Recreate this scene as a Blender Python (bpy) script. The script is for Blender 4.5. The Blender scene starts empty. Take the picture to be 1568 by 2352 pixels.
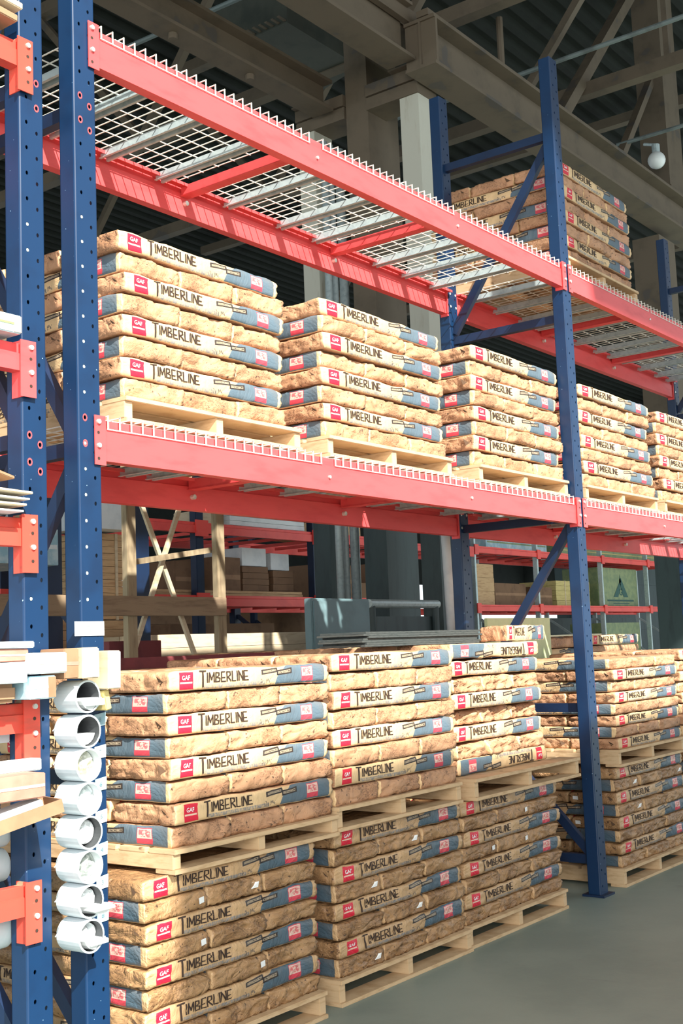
import bpy, bmesh, math, random
from mathutils import Vector, Matrix, noise
random.seed(7)
C = bpy.context.scene.collection
SC = bpy.context.scene

# ---------------------------------------------------------------- camera
cam = bpy.data.cameras.new('camera'); co = bpy.data.objects.new('camera', cam); C.objects.link(co)
cam.sensor_fit = 'VERTICAL'; cam.sensor_height = 36.0; cam.lens = 36.0 * 2766.6 / 2352
R_ = Vector((0.60269594, -0.79699736, -0.03940561)); U_ = Vector((-0.06692974, -0.09969765, 0.99276422)); F_ = Vector((0.79515911, 0.59569756, 0.1134302))
co.matrix_world = Matrix(((R_.x, U_.x, -F_.x, -2.78440), (R_.y, U_.y, -F_.y, -3.10723), (R_.z, U_.z, -F_.z, 1.44921), (0, 0, 0, 1)))
cam.clip_end = 200
SC.camera = co
# ---------------------------------------------------------------- light
SC.view_settings.view_transform = 'Standard'; SC.view_settings.look = 'None'; SC.view_settings.gamma = 1
SC.view_settings.exposure = 0.3; SC.view_settings.use_curve_mapping = False
w = bpy.data.worlds.new('sky'); SC.world = w; w.use_nodes = True
bg = w.node_tree.nodes['Background']; bg.inputs[0].default_value = (0.86, 0.95, 1.0, 1); bg.inputs[1].default_value = 1.3
SUN_EL, SUN_AZ = math.radians(40), math.radians(22)      # sun stands in front of the rack, a little to its left
sd = Vector((math.sin(SUN_AZ) * math.cos(SUN_EL), math.cos(SUN_AZ) * math.cos(SUN_EL), -math.sin(SUN_EL)))
sun = bpy.data.lights.new('sun', 'SUN'); sun.energy = 10.0; sun.angle = math.radians(0.8); sun.color = (1.0, 0.95, 0.85)
so = bpy.data.objects.new('sun', sun); C.objects.link(so); so.rotation_euler = sd.to_track_quat('-Z', 'Y').to_euler(); so.location = (-6, -12, 14)
def area(name, loc, aim, sx, sy, e, col):
    l = bpy.data.lights.new(name, 'AREA'); l.shape = 'RECTANGLE'; l.size = sx; l.size_y = sy; l.energy = e; l.color = col
    o = bpy.data.objects.new(name, l); C.objects.link(o); o.location = loc
    o.rotation_euler = (Vector(aim) - Vector(loc)).to_track_quat('-Z', 'Y').to_euler(); return o
area('daylight_bay_door', (-5.2, -5.6, 3.0), (1.5, 0.3, 0.9), 4.5, 4.0, 430, (1.0, 0.96, 0.88))

# ---------------------------------------------------------------- node helpers
class X:
    """tiny expression wrapper over Math nodes"""
    def __init__(s, nt, v): s.nt, s.v = nt, v
    def op(s, kind, *a, clamp=False):
        n = s.nt.nodes.new('ShaderNodeMath'); n.operation = kind; n.use_clamp = clamp
        for i, q in enumerate((s,) + a):
            q = q.v if isinstance(q, X) else q
            if isinstance(q, (int, float)): n.inputs[i].default_value = q
            else: s.nt.links.new(q, n.inputs[i])
        return X(s.nt, n.outputs[0])
    def __add__(s, o): return s.op('ADD', o)
    def __sub__(s, o): return s.op('SUBTRACT', o)
    def __mul__(s, o): return s.op('MULTIPLY', o)
    def gt(s, o): return s.op('GREATER_THAN', o)
    def lt(s, o): return s.op('LESS_THAN', o)
    def abs(s): return s.op('ABSOLUTE')
    def mx(s, o): return s.op('MAXIMUM', o)
    def mn(s, o): return s.op('MINIMUM', o)
def nodes(name, col=(.5, .5, .5), rough=.6, metal=0.0, spec=None):
    m = bpy.data.materials.new(name); m.use_nodes = True; nt = m.node_tree; b = nt.nodes['Principled BSDF']
    b.inputs['Base Color'].default_value = (*col, 1); b.inputs['Roughness'].default_value = rough; b.inputs['Metallic'].default_value = metal
    if spec is not None: b.inputs['Specular IOR Level'].default_value = spec
    return m, nt, b
def coords(nt, kind='Object'):
    return nt.nodes.new('ShaderNodeTexCoord').outputs[kind]
def tex_noise(nt, vec, scale, detail=4, rough=.55, stretch=None, dist=0):
    if stretch:
        mp = nt.nodes.new('ShaderNodeMapping'); mp.inputs['Scale'].default_value = stretch; nt.links.new(vec, mp.inputs[0]); vec = mp.outputs[0]
    n = nt.nodes.new('ShaderNodeTexNoise'); n.inputs['Scale'].default_value = scale; n.inputs['Detail'].default_value = detail
    n.inputs['Roughness'].default_value = rough; n.inputs['Distortion'].default_value = dist
    nt.links.new(vec, n.inputs['Vector']); return X(nt, n.outputs['Fac'])
def mix(nt, f, a, b):
    n = nt.nodes.new('ShaderNodeMix'); n.data_type = 'RGBA'
    for i, q in ((0, f), (6, a), (7, b)):
        q = q.v if isinstance(q, X) else q
        if isinstance(q, (int, float)): n.inputs[i].default_value = q
        elif isinstance(q, tuple): n.inputs[i].default_value = (*q[:3], 1)
        else: nt.links.new(q, n.inputs[i])
    return n.outputs[2]
def smooth(nt, x, lo, hi):
    n = nt.nodes.new('ShaderNodeMapRange'); n.interpolation_type = 'SMOOTHSTEP'
    nt.links.new(x.v, n.inputs[0]); n.inputs[1].default_value = lo; n.inputs[2].default_value = hi; return X(nt, n.outputs[0])
def bump(nt, b, h, strength, dist=.01):
    n = nt.nodes.new('ShaderNodeBump'); n.inputs['Strength'].default_value = strength; n.inputs['Distance'].default_value = dist
    nt.links.new(h.v, n.inputs['Height']); nt.links.new(n.outputs[0], b.inputs['Normal'])
def worn(name, col, col2, scale=6, lo=.45, hi=.7, rough=.5, metal=0, chip=None, stretch=None, bmp=.0, chipscale=60, chiplo=.68, spec=None):
    m, nt, b = nodes(name, col, rough, metal, spec); v = coords(nt)
    n = tex_noise(nt, v, scale, 5, .6, stretch); c = mix(nt, smooth(nt, n, lo, hi), col, col2)
    if chip:
        k = tex_noise(nt, v, chipscale, 2, .5); c = mix(nt, smooth(nt, k, chiplo, chiplo + .03), c, chip)
    nt.links.new(c, b.inputs['Base Color'])
    if bmp: bump(nt, b, n, bmp, .004)
    return m
M = {}
M['blue'] = worn('blue_rack_paint', (.0028, .026, .082), (.0022, .019, .062), 5, rough=.42, chip=(.22, .36, .5), chipscale=75, chiplo=.74)
M['blue_dark'] = worn('navy_rack_paint', (.003, .018, .06), (.003, .012, .04), 5, rough=.5)
M['red'] = worn('red_beam_paint', (.74, .085, .09), (.66, .065, .07), 4, rough=.45, stretch=(1, 4, 4), chip=(.8, .45, .4), chipscale=40, chiplo=.78)
M['orange'] = worn('orange_red_paint', (.62, .068, .045), (.46, .07, .045), 9, rough=.5, stretch=(1, 1, 3), chip=(.35, .25, .16), chipscale=14, chiplo=.66)
M['conduit'] = worn('dull_conduit', (.16, .20, .20), (.10, .12, .12), 5, rough=.5)
M['farred'] = worn('far_red_paint', (.85, .085, .07), (.72, .06, .055), 4, rough=.5)
M['galv'] = worn('galvanised_steel', (.50, .60, .62), (.38, .47, .50), 30, rough=.4, metal=.2)
M['wire'] = worn('galvanised_wire', (.74, .75, .68), (.60, .62, .56), 30, rough=.45, metal=.1)
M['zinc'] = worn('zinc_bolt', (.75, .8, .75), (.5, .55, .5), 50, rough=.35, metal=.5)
M['white'] = worn('white_paint', (.72, .76, .78), (.62, .67, .7), 8, rough=.5)
M['pvc'] = worn('white_plastic_tube', (.58, .66, .70), (.50, .60, .65), 8, rough=.3)
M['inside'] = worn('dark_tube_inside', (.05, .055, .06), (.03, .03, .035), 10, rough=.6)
M['paper'] = worn('white_paper', (.66, .70, .72), (.55, .61, .64), 10, rough=.7)
M['cream'] = worn('cream_board', (.64, .53, .37), (.54, .43, .28), 7, rough=.6, stretch=(1, 1, 5))
M['tan'] = worn('tan_carton', (.32, .185, .105), (.26, .145, .08), 7, rough=.75)
M['pinkcard'] = worn('faded_pink_carton', (.48, .24, .18), (.38, .18, .13), 7, rough=.7)
M['bluewrap'] = worn('pale_blue_wrap', (.28, .47, .56), (.50, .62, .66), 9, .4, .6, rough=.35)
M['greenwrap'] = worn('green_wrap', (.17, .24, .12), (.24, .30, .14), 9, .4, .6, rough=.5)
M['palegreen'] = worn('pale_green_board', (.62, .68, .38), (.52, .60, .32), 4, rough=.5)
M['greenprint'] = worn('dark_green_print', (.02, .10, .09), (.02, .08, .07), 9, rough=.6)
M['brownbox'] = worn('brown_carton', (.20, .11, .06), (.15, .08, .045), 7, rough=.8)
M['maroon'] = worn('maroon_carton', (.18, .035, .04), (.12, .025, .03), 7, rough=.7)
M['wood'] = worn('weathered_lumber', (.34, .27, .17), (.22, .16, .10), 5, rough=.8, stretch=(6, 6, .7), bmp=.3)
M['woodh'] = worn('weathered_lumber_board', (.30, .22, .14), (.20, .14, .09), 5, rough=.8, stretch=(.7, 6, 6), bmp=.3)
M['pine'] = worn('pallet_pine', (.62, .44, .26), (.50, .33, .18), 6, rough=.75, stretch=(2, 2, 9), bmp=.25, chip=(.25, .15, .08), chipscale=9, chiplo=.72)
M['lumber'] = worn('stacked_lumber', (.60, .40, .22), (.45, .27, .14), 5, rough=.8, stretch=(1, 3, 9))
M['yellowlumber'] = worn('yellow_lumber', (.58, .48, .20), (.45, .36, .14), 5, rough=.8, stretch=(1, 3, 9))
M['steel'] = worn('painted_building_steel', (.125, .098, .068), (.09, .072, .05), 3, rough=.7, bmp=.1, chip=(.08, .07, .06), chipscale=3, chiplo=.63)
M['steelpale'] = worn('pale_column_paint', (.50, .50, .43), (.36, .33, .26), 3, .55, .75, rough=.7, stretch=(3, 3, .6))
M['teal'] = worn('grey_teal_column_paint', (.055, .085, .09), (.04, .06, .065), 3, rough=.6, stretch=(3, 3, .6))
M['cabinet'] = worn('grey_cabinet_paint', (.17, .27, .30), (.13, .21, .23), 3, rough=.5)
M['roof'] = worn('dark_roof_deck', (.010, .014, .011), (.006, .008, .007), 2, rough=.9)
M['charcoal'] = worn('charcoal_shingle', (.05, .06, .06), (.025, .035, .035), 25, rough=.95, stretch=(1, 1, 6), bmp=.5)
M['ink'] = nodes('dark_printing_ink', (.035, .018, .012), .7)[0]
M['redink'] = nodes('red_printing_ink', (.55, .03, .06), .6)[0]
M['dark'] = nodes('dark_gap', (.01, .01, .012), .9)[0]
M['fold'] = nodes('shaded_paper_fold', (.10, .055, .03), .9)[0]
M['sticker'] = nodes('white_sticker', (.85, .87, .88), .5)[0]
lampm, nt, b = nodes('lamp_glass', (.8, .85, .85), .3)

def kraft(name, base, base2, film):
    """paper of bundle tops and ends: kraft with faint rows of small dark print and stray nail dots"""
    m, nt, b = nodes(name, base, .62 if not film else .38); v = coords(nt); rnd = nt.nodes.new('ShaderNodeObjectInfo').outputs['Random']
    add = nt.nodes.new('ShaderNodeVectorMath'); add.operation = 'ADD'; nt.links.new(v, add.inputs[0])
    cb = nt.nodes.new('ShaderNodeCombineXYZ'); nt.links.new((X(nt, rnd) * 37).v, cb.inputs[0]); nt.links.new((X(nt, rnd) * 11).v, cb.inputs[1]); nt.links.new(cb.outputs[0], add.inputs[1]); v2 = add.outputs[0]
    n = tex_noise(nt, v2, 6, 5, .6); c = mix(nt, smooth(nt, n, .35, .7), base, base2)
    t = tex_noise(nt, v2, 85, 3, .75, (1, 1, 2.6)); g = tex_noise(nt, v2, 6, 1, .5, (1, 1, 1.5))
    c = mix(nt, smooth(nt, t, .48, .60) * smooth(nt, g, .47, .54) * .62, c, (base[0] * .25, base[1] * .22, base[2] * .25))
    d = tex_noise(nt, v2, 75, 0); c = mix(nt, smooth(nt, d, .76, .79) * .8, c, (.05, .03, .02))
    nt.links.new(c, b.inputs['Base Color'])
    wv = tex_noise(nt, v2, 9, 6, .62, None, 1.6); w2 = tex_noise(nt, v2, 4.5, 2, .5, (1, 1, 1.6), .8); rid = ((w2 - .5).abs() * 11).mn(1); bump(nt, b, wv * .8 + rid * .22, .5 if not film else .8, .03); return m
def printface(name, cream, blue, film):
    """printed long side: cream panel, red patch, grey strip, blue end panel, two black framed boxes"""
    m, nt, b = nodes(name, cream, .6 if not film else .36); uv = nt.nodes.new('ShaderNodeUVMap').outputs[0]
    sp = nt.nodes.new('ShaderNodeSeparateXYZ'); nt.links.new(uv, sp.inputs[0]); u = X(nt, sp.outputs[0]); v = X(nt, sp.outputs[1]); ob = coords(nt)
    n = tex_noise(nt, ob, 7, 5, .6); c = mix(nt, smooth(nt, n, .4, .72), cream, tuple(q * .78 for q in cream))
    def box(u0, u1, v0, v1, sl=0.0):
        uu = (u - (u0 + u1) / 2); vv = v - (v0 + v1) / 2 - uu * sl
        return (uu.abs() - (u1 - u0) / 2).mx((vv.abs() - (v1 - v0) / 2) * .08)
    # faint grey line of small text under the name
    tx = tex_noise(nt, ob, 130, 2, .6, (1, 1, .5))
    c = mix(nt, box(.19, .56, .05, .24).lt(0) * (smooth(nt, tx, .4, .6) * .55 + .30), c, (.20, .22, .25))
    c = mix(nt, box(.525, .60, .10, .34).lt(0) * smooth(nt, tx, .5, .6), c, (.12, .10, .09))
    # blue end panel with slanting edge
    edge = u - (v * v * .075 + .630)
    bl = edge.gt(0) * u.lt(.965) * v.gt(.03)
    nb = tex_noise(nt, ob, 16, 3); c = mix(nt, bl, c, mix(nt, nb, blue, tuple(q * 1.25 for q in blue)))
    # red patches
    rn = tex_noise(nt, ob, 90, 1, .5)
    c = mix(nt, box(.805, .885, .10, .90).lt(0), c, (.62, .06, .09)); c = mix(nt, box(.808, .882, .36, .86).lt(0), c, (.72, .50, .42))
    c = mix(nt, box(.815, .875, .42, .80).lt(0) * smooth(nt, rn, .42, .55) * .8, c, (.62, .06, .09))
    c = mix(nt, box(.055, .130, .06, .92).lt(0), c, (.66, .015, .045)); c = mix(nt, box(.06, .125, .34, .42).lt(0), c, (.78, .55, .42))
    # two framed black boxes
    sq = tex_noise(nt, ob, 120, 1, .5, (1, 1, 2))
    for (a0, a1, b0, b1, s) in ((.540, .645, .60, .90, 1.2), (.640, .738, .50, .82, .8)):
        o_ = box(a0, a1, b0, b1, s); c = mix(nt, o_.lt(0), c, (.03, .022, .02))
        i_ = box(a0 + .009, a1 - .009, b0 + .085, b1 - .085, s); c = mix(nt, i_.lt(0), c, (.34, .27, .19))
        c = mix(nt, i_.lt(-.003) * smooth(nt, sq, .5, .58), c, (.03, .022, .02))
    c = mix(nt, u.gt(.968), c, tuple(min(1, q * 1.12) for q in cream))
    dn = tex_noise(nt, ob, 3, 6, .7); c = mix(nt, smooth(nt, dn, .55, .8) * .35, c, (.22, .15, .09))
    nt.links.new(c, b.inputs['Base Color'])
    bump(nt, b, tex_noise(nt, ob, 8, 6, .6, None, 1.2), .40 if not film else .65, .03); return m
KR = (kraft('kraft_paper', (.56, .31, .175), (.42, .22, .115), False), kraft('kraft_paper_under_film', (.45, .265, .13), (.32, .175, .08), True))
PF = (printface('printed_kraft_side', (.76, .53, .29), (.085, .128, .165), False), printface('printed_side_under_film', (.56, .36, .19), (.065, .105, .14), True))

# ---------------------------------------------------------------- mesh helpers
class MB:
    def __init__(s): s.v = []; s.f = []; s.m = []
    def quad(s, ps, mi=0):
        i = len(s.v); s.v += [tuple(p) for p in ps]; s.f.append(tuple(range(i, i + len(ps)))); s.m.append(mi)
    def box(s, x0, x1, y0, y1, z0, z1, mi=0, bev=0.0):
        if bev <= 0:
            i = len(s.v); s.v += [(x, y, z) for z in (z0, z1) for (x, y) in ((x0, y0), (x1, y0), (x1, y1), (x0, y1))]
            for f in ((0, 3, 2, 1), (4, 5, 6, 7), (0, 1, 5, 4), (1, 2, 6, 5), (2, 3, 7, 6), (3, 0, 4, 7)): s.f.append(tuple(i + k for k in f)); s.m.append(mi)
        else:
            bm = bmesh.new(); bmesh.ops.create_cube(bm, size=1)
            for q in bm.verts: q.co = ((x0 + x1) / 2 + q.co.x * (x1 - x0), (y0 + y1) / 2 + q.co.y * (y1 - y0), (z0 + z1) / 2 + q.co.z * (z1 - z0))
            bmesh.ops.bevel(bm, geom=bm.edges[:], offset=bev, segments=2, affect='EDGES'); s.bm(bm, mi)
    def bm(s, bm, mi=0):
        bm.verts.ensure_lookup_table(); i = len(s.v); s.v += [tuple(q.co) for q in bm.verts]
        for f in bm.faces: s.f.append(tuple(i + q.index for q in f.verts)); s.m.append(mi)
        bm.free()
    def bar(s, a, b, wd, ht, mi=0, up=(0, 0, 1)):
        a, b = Vector(a), Vector(b); d = (b - a).normalized(); up = Vector(up)
        if abs(d.dot(up)) > .99: up = Vector((0, 1, 0))
        r = d.cross(up).normalized(); u = r.cross(d); i = len(s.v)
        for p in (a, b): s.v += [tuple(p + r * (sx * wd / 2) + u * (sy * ht / 2)) for sx, sy in ((-1, -1), (1, -1), (1, 1), (-1, 1))]
        for f in ((0, 1, 2, 3), (7, 6, 5, 4), (0, 4, 5, 1), (1, 5, 6, 2), (2, 6, 7, 3), (3, 7, 4, 0)): s.f.append(tuple(i + k for k in f)); s.m.append(mi)
    def tube(s, a, b, r, n=12, mi=0, cap=True, r2=None):
        a, b = Vector(a), Vector(b); d = (b - a).normalized(); up = Vector((0, 0, 1)) if abs(d.z) < .9 else Vector((1, 0, 0))
        x = d.cross(up).normalized(); y = x.cross(d); i = len(s.v)
        for p, rr in ((a, r), (b, r if r2 is None else r2)): s.v += [tuple(p + x * (rr * math.cos(t * 2 * math.pi / n)) + y * (rr * math.sin(t * 2 * math.pi / n))) for t in range(n)]
        for t in range(n): s.f.append((i + t, i + (t + 1) % n, i + n + (t + 1) % n, i + n + t)); s.m.append(mi)
        if cap: s.f.append(tuple(i + t for t in range(n))[::-1]); s.m.append(mi); s.f.append(tuple(i + n + t for t in range(n))); s.m.append(mi)
    def prof(s, pts, x0, x1, mi=0):
        """closed (y,z) profile extruded along x"""
        i = len(s.v); n = len(pts); s.v += [(x, y, z) for x in (x0, x1) for (y, z) in pts]
        for k in range(n): s.f.append((i + k, i + (k + 1) % n, i + n + (k + 1) % n, i + n + k)); s.m.append(mi)
        s.f.append(tuple(i + k for k in range(n))[::-1]); s.m.append(mi); s.f.append(tuple(i + n + k for k in range(n))); s.m.append(mi)
    def mesh(s, name, mats):
        me = bpy.data.meshes.new(name); me.from_pydata(s.v, [], s.f)
        for m in (mats if isinstance(mats, (list, tuple)) else [mats]): me.materials.append(M[m] if isinstance(m, str) else m)
        me.polygons.foreach_set('material_index', s.m)
        bm = bmesh.new(); bm.from_mesh(me); bmesh.ops.recalc_face_normals(bm, faces=bm.faces[:]); bm.to_mesh(me); bm.free(); me.update(); return me
    def build(s, name, mats, parent=None, loc=(0, 0, 0)):
        o = bpy.data.objects.new(name, s.mesh(name, mats)); C.objects.link(o); o.location = loc
        if parent: o.parent = parent
        return o
def smooth_shade(o):
    for p in o.data.polygons: p.use_smooth = True
    return o
def tag(o, label, cat, group=None, kind=None):
    o['label'] = label; o['category'] = cat
    if group: o['group'] = group
    if kind: o['kind'] = kind
    return o
def thing(name, label, cat, loc=(0, 0, 0), group=None):
    o = bpy.data.objects.new(name, None); o.empty_display_size = .1; C.objects.link(o); o.location = loc; return tag(o, label, cat, group)
def struct(o): o['kind'] = 'structure'; return o
def copy_tree(o, parent=None):
    c = o.copy(); C.objects.link(c); c.parent = parent
    for ch in [q for q in SC.objects if q.parent == o]: copy_tree(ch, c)
    return c
def text_bm(txt, sx, sy, off=0.0, font_shear=0):
    """flat lettering in the x-y plane, scaled to sx by sy, lower left corner at the origin"""
    cu = bpy.data.curves.new('lettering', 'FONT'); cu.body = txt; cu.offset = off; cu.resolution_u = 2; cu.shear = font_shear
    o = bpy.data.objects.new('lettering', cu); C.objects.link(o); bpy.context.view_layer.update()
    me = bpy.data.meshes.new_from_object(o.evaluated_get(bpy.context.evaluated_depsgraph_get()))
    vs = [v.co.copy() for v in me.vertices]; fs = [tuple(p.vertices) for p in me.polygons]
    bpy.data.objects.remove(o); bpy.data.curves.remove(cu); bpy.data.meshes.remove(me)
    x0 = min(v.x for v in vs); x1 = max(v.x for v in vs); y0 = min(v.y for v in vs); y1 = max(v.y for v in vs)
    return [((v.x - x0) / (x1 - x0) * sx, (v.y - y0) / (y1 - y0) * sy) for v in vs], fs

# ---------------------------------------------------------------- setting
XR, YB = 40.0, 20.0
floor_m, nt, b = nodes('concrete_floor', (.26, .28, .255), .5); v = coords(nt)
n1 = tex_noise(nt, v, .9, 6, .65); c = mix(nt, smooth(nt, n1, .35, .7), (.21, .265, .235), (.285, .345, .305))
n2 = tex_noise(nt, v, 5, 5, .7, (1, .25, 1)); c = mix(nt, smooth(nt, n2, .62, .75) * .5, c, (.15, .17, .15)); nt.links.new(c, b.inputs['Base Color'])
bump(nt, b, tex_noise(nt, v, 60, 3), .15, .003)
f = MB(); f.box(-16, XR, -14, YB, -.2, 0); struct(f.build('floor', floor_m))
# corrugated roof deck
def corrugated(name, x0, x1, y0, y1, z, pitch=.30):
    m = MB(); y = y0; i = 0
    while y < y1 - 1e-6:
        za, zb = (z, z + .07) if i % 2 else (z + .07, z)
        ya = y + pitch * .35
        m.quad([(x0, y, zb), (x1, y, zb), (x1, ya, zb), (x0, ya, zb)]); yb = min(y + pitch / 2, y1)
        m.quad([(x0, ya, zb), (x1, ya, zb), (x1, yb, za), (x0, yb, za)]); y = yb; i += 1
    m.box(x0, x1, y0, y1, z + .10, z + .16); return struct(m.build(name, 'roof'))
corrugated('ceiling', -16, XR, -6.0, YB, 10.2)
corrugated('added_sun_shade', 1.1, XR, -7.4, -6.0, 10.2)  # unseen strip added to keep the sun off the high stack
m = MB(); m.box(-2.2, 5.4, -6.4, -6.2, 0, 6.6); struct(m.build('sun_blocker', worn('sun_blocker_panel', (.30, .28, .24), (.24, .22, .19), 2, rough=.8)))  # unseen slab added to block low sun from the floor stacks
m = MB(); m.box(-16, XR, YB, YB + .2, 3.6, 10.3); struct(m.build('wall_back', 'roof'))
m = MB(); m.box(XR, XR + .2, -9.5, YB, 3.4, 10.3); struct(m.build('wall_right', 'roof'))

# ---------------------------------------------------------------- building steel
def ibeam_x(m, x0, x1, yc, z0, z1, fw, tw=.02, tf=.03):
    m.box(x0, x1, yc - fw / 2, yc + fw / 2, z0, z0 + tf); m.box(x0, x1, yc - fw / 2, yc + fw / 2, z1 - tf, z1); m.box(x0, x1, yc - tw / 2, yc + tw / 2, z0 + tf, z1 - tf)
t = thing('crane_girder', 'deep brown steel girder running diagonally across the dark roof space', 'girder', (0, 2.26, 6.5))
m = MB(); ibeam_x(m, 5.80, 34, 0, 0.0, .46, .32)
for x in (5.82, 12.4, 19, 26): m.box(x, x + .03, -.16, .16, .03, .43)
m.build('deep_girder', 'steel', t)
m = MB(); ibeam_x(m, -8, 5.78, .19, .09, .62, .30)
for x in (-2, 1.2, 3.2): m.box(x, x + .03, .04, .34, .12, .59)
m.build('shallow_girder', 'steel', t)
m = MB(); m.box(-8, 34, .10, .16, .47, .60); m.box(-8, 34, .22, .50, .48, .52); m.box(5.8, 34, -.10, .02, .47, .53); m.build('crane_rail', 'steel', t)
t = thing('roof_beam', 'brown steel beam above the left end of the upper wire deck', 'beam', (0, 3.465, 6.5))
m = MB(); ibeam_x(m, -8, 5.95, 0, 0, .30, .24); m.build('beam_body', 'steel', t)
m = MB()
for x in (3.95, 4.9): m.tube((x, 0, -.05), (x, 0, .02), .04, 8)
m.build('clamp', 'steel', t)
# column group carrying the girder
def column(name, label, x, y, wx, wy, z1, mat, base, loc_extra=0):
    t = thing(name, label, 'column', (x, y, 0), 'columns behind the rack')
    m = MB(); m.box(0, .03, 0, wy, 2.9, z1); m.box(wx - .03, wx, 0, wy, 2.9, z1); m.box(.03, wx - .03, wy * .45, wy * .45 + .02, 2.9, z1); m.box(.03, wx - .03, 0, .02, 2.9, z1)
    m.build('shaft', mat, t)
    m = MB(); m.box(0, .03, 0, wy, .02, 2.9); m.box(wx - .03, wx, 0, wy, .02, 2.9); m.box(.03, wx - .03, wy * .45, wy * .45 + .02, .02, 2.9); m.box(.03, wx - .03, 0, .02, .02, 2.9)
    m.build('painted_lower_shaft', base, t); m = MB(); m.box(-.08, wx + .08, -.08, wy + .08, 0, .02); m.build('base_plate', base, t); return t
column('building_column', 'pale steel column right of the pair, under the girder joint', 6.05, 2.46, .28, .20, 6.43, 'steelpale', 'teal')
column('building_column', 'broad brown steel column, middle of the three behind the rack', 6.05, 3.02, .50, .25, 10.2, 'steel', 'teal')
column('building_column', 'pale slim steel column beside the vertical conduits, left of the three', 6.05, 3.66, .28, .19, 6.43, 'steelpale', 'teal')
column('building_column', 'dark teal steel column beyond the second bay near the photo right edge', 11.2, 2.3, .5, .35, 6.4, 'steel', 'teal')
t = thing('column_cap_beam', 'brown steel cap beam joining the column tops under the girder', 'beam', (6.05, 2.45, 6.43))
m = MB()
for (ya, yb) in ((0, .57), (.83, 1.41)):
    m.box(-.02, .30, ya, yb, .0, .115); m.box(-.035, .30, ya, yb, .125, .235)
m.build('cap_channels', 'steel', t)
m = MB()
for k in range(3): m.box(-.10 + .03 * k, .3 - .02 * k, .0 + .03 * k, .26, .236 - k * .0 + k * .018, .252 + k * .018)
m.build('bearing_plate', 'steel', t)
m = MB()
for k in range(3): m.box(-.10 + .03 * k, .3 - .02 * k, 1.12 + .03 * k, 1.40, .236 + k * .018, .252 + k * .018)
m.build('bearing_plate', 'steel', t)
# roof trusses above the girder
def truss(x, label):
    t = thing('roof_truss', label, 'truss', (x, 0, 0), 'roof trusses')
    m = MB(); m.bar((0, -5.5, 7.66), (0, 12, 7.66), .15, .15); m.build('bottom_chord', 'steel', t)
    m = MB(); m.bar((0, -5.8, 10.0), (0, 14, 10.0), .16, .16); m.build('top_chord', 'steel', t)
    for k, y in enumerate((-4.4, -.5, 3.3, 7.1)):
        m = MB(); m.bar((0, y, 7.7), (0, y + 1.9, 9.95), .09, .09); m.build('diagonal', 'steel', t)
        m = MB(); m.bar((0, y + 3.8, 7.7), (0, y + 1.9, 9.95), .09, .09); m.build('diagonal', 'steel', t)
    for y in (-2.5, 1.4, 5.2): m = MB(); m.bar((0, y, 7.7), (0, y, 9.95), .06, .06); m.build('web_post', 'steel', t)
    return t
truss(7.1, 'brown roof truss above the joint of the crane girder')
truss(9.5, 'brown roof truss crossing right of the tall blue post top')
truss(15.5, 'distant dim roof truss seen past the thick right edge post')
t = thing('roof_post', 'thick brown vertical steel post standing on the girder at upper right', 'post', (11.66, 2.28, 7.1))
m = MB(); m.box(0, .5, 0, .03, 0, 3.1); m.box(0, .5, .33, .36, 0, 3.1); m.box(.0, .03, .03, .33, 0, 3.1); m.build('post_shaft', 'steel', t); m = MB(); m.box(-.1, .6, -.05, .4, -.02, .03); m.build('foot_plate', 'steel', t)
for i, (a, b_, r, lab) in enumerate([((8.75, 2.4, 7.05), (11.6, 2.4, 10.1), .065, 'brown steel brace rising rightward from the girder beside the blue post'),
        ((10.35, 2.4, 7.1), (11.75, 2.45, 8.7), .045, 'short brown brace between girder and thick right edge post'),
        ((7.56, 2.4, 7.0), (7.56, 2.4, 7.75), .035, 'thin vertical hanger above the girder'),
        ((8.15, 4.2, 7.4), (8.15, .3, 7.4), .025, 'slim grey conduit crossing the dark roof at upper right'),
        ((5.4, 6.5, 7.7), (5.6, 1.4, 7.7), .025, 'slim grey conduit crossing the dark roof at upper left'),
        ((10.57, 2.5, 7.4), (10.57, 1.6, 7.4), .025, 'lower slim grey conduit near the white lamp')]):
    m = MB(); (m.bar(a, b_, r * 2, r * 2) if i < 2 else m.tube(a, b_, r, 8)); tag(m.build('roof_brace' if i < 3 else 'conduit', 'steel' if i < 3 else 'conduit'), lab, 'brace' if i < 3 else 'conduit')
t = thing('roof_lamp', 'small white globe lamp above the girder near the photo right edge', 'lamp', (11.25, 2.28, 7.36))
bm = bmesh.new(); bmesh.ops.create_uvsphere(bm, u_segments=16, v_segments=10, radius=.11); m = MB(); m.bm(bm); smooth_shade(m.build('globe', lampm, t))
m = MB(); m.tube((0, 0, .08), (0, 0, .2), .05, 12); m.tube((0, 0, .2), (0, .15, .25), .02, 8); m.build('lamp_neck', 'galv', t)
t = thing('roof_duct', 'grey-green sheet metal hood hanging under the dark roof', 'hood', (6.0, 3.9, 7.6))
m = MB(); m.quad([(0, 0, 0), (1.2, 0, .0), (1.5, 1.1, .0), (0, 1.1, 0)]); m.quad([(0, 0, .5), (1.2, 0, .5), (1.5, 1.1, .5), (0, 1.1, .5)])
m.quad([(0, 0, 0), (0, 1.1, 0), (0, 1.1, .5), (0, 0, .5)]); m.quad([(0, 0, 0), (1.2, 0, 0), (1.2, 0, .5), (0, 0, .5)]); m.quad([(1.2, 0, 0), (1.5, 1.1, 0), (1.5, 1.1, .5), (1.2, 0, .5)])
m.build('hood_shell', worn('dull_green_sheet', (.055, .06, .048), (.035, .042, .035), 3, rough=.6), t)
m = MB()
for k in range(14): m.bar((-.01, .02 + k * .08, .02), (-.12, .02 + k * .08, .02), .03, .01)
m.build('toothed_edge', 'steel', t)
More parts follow.
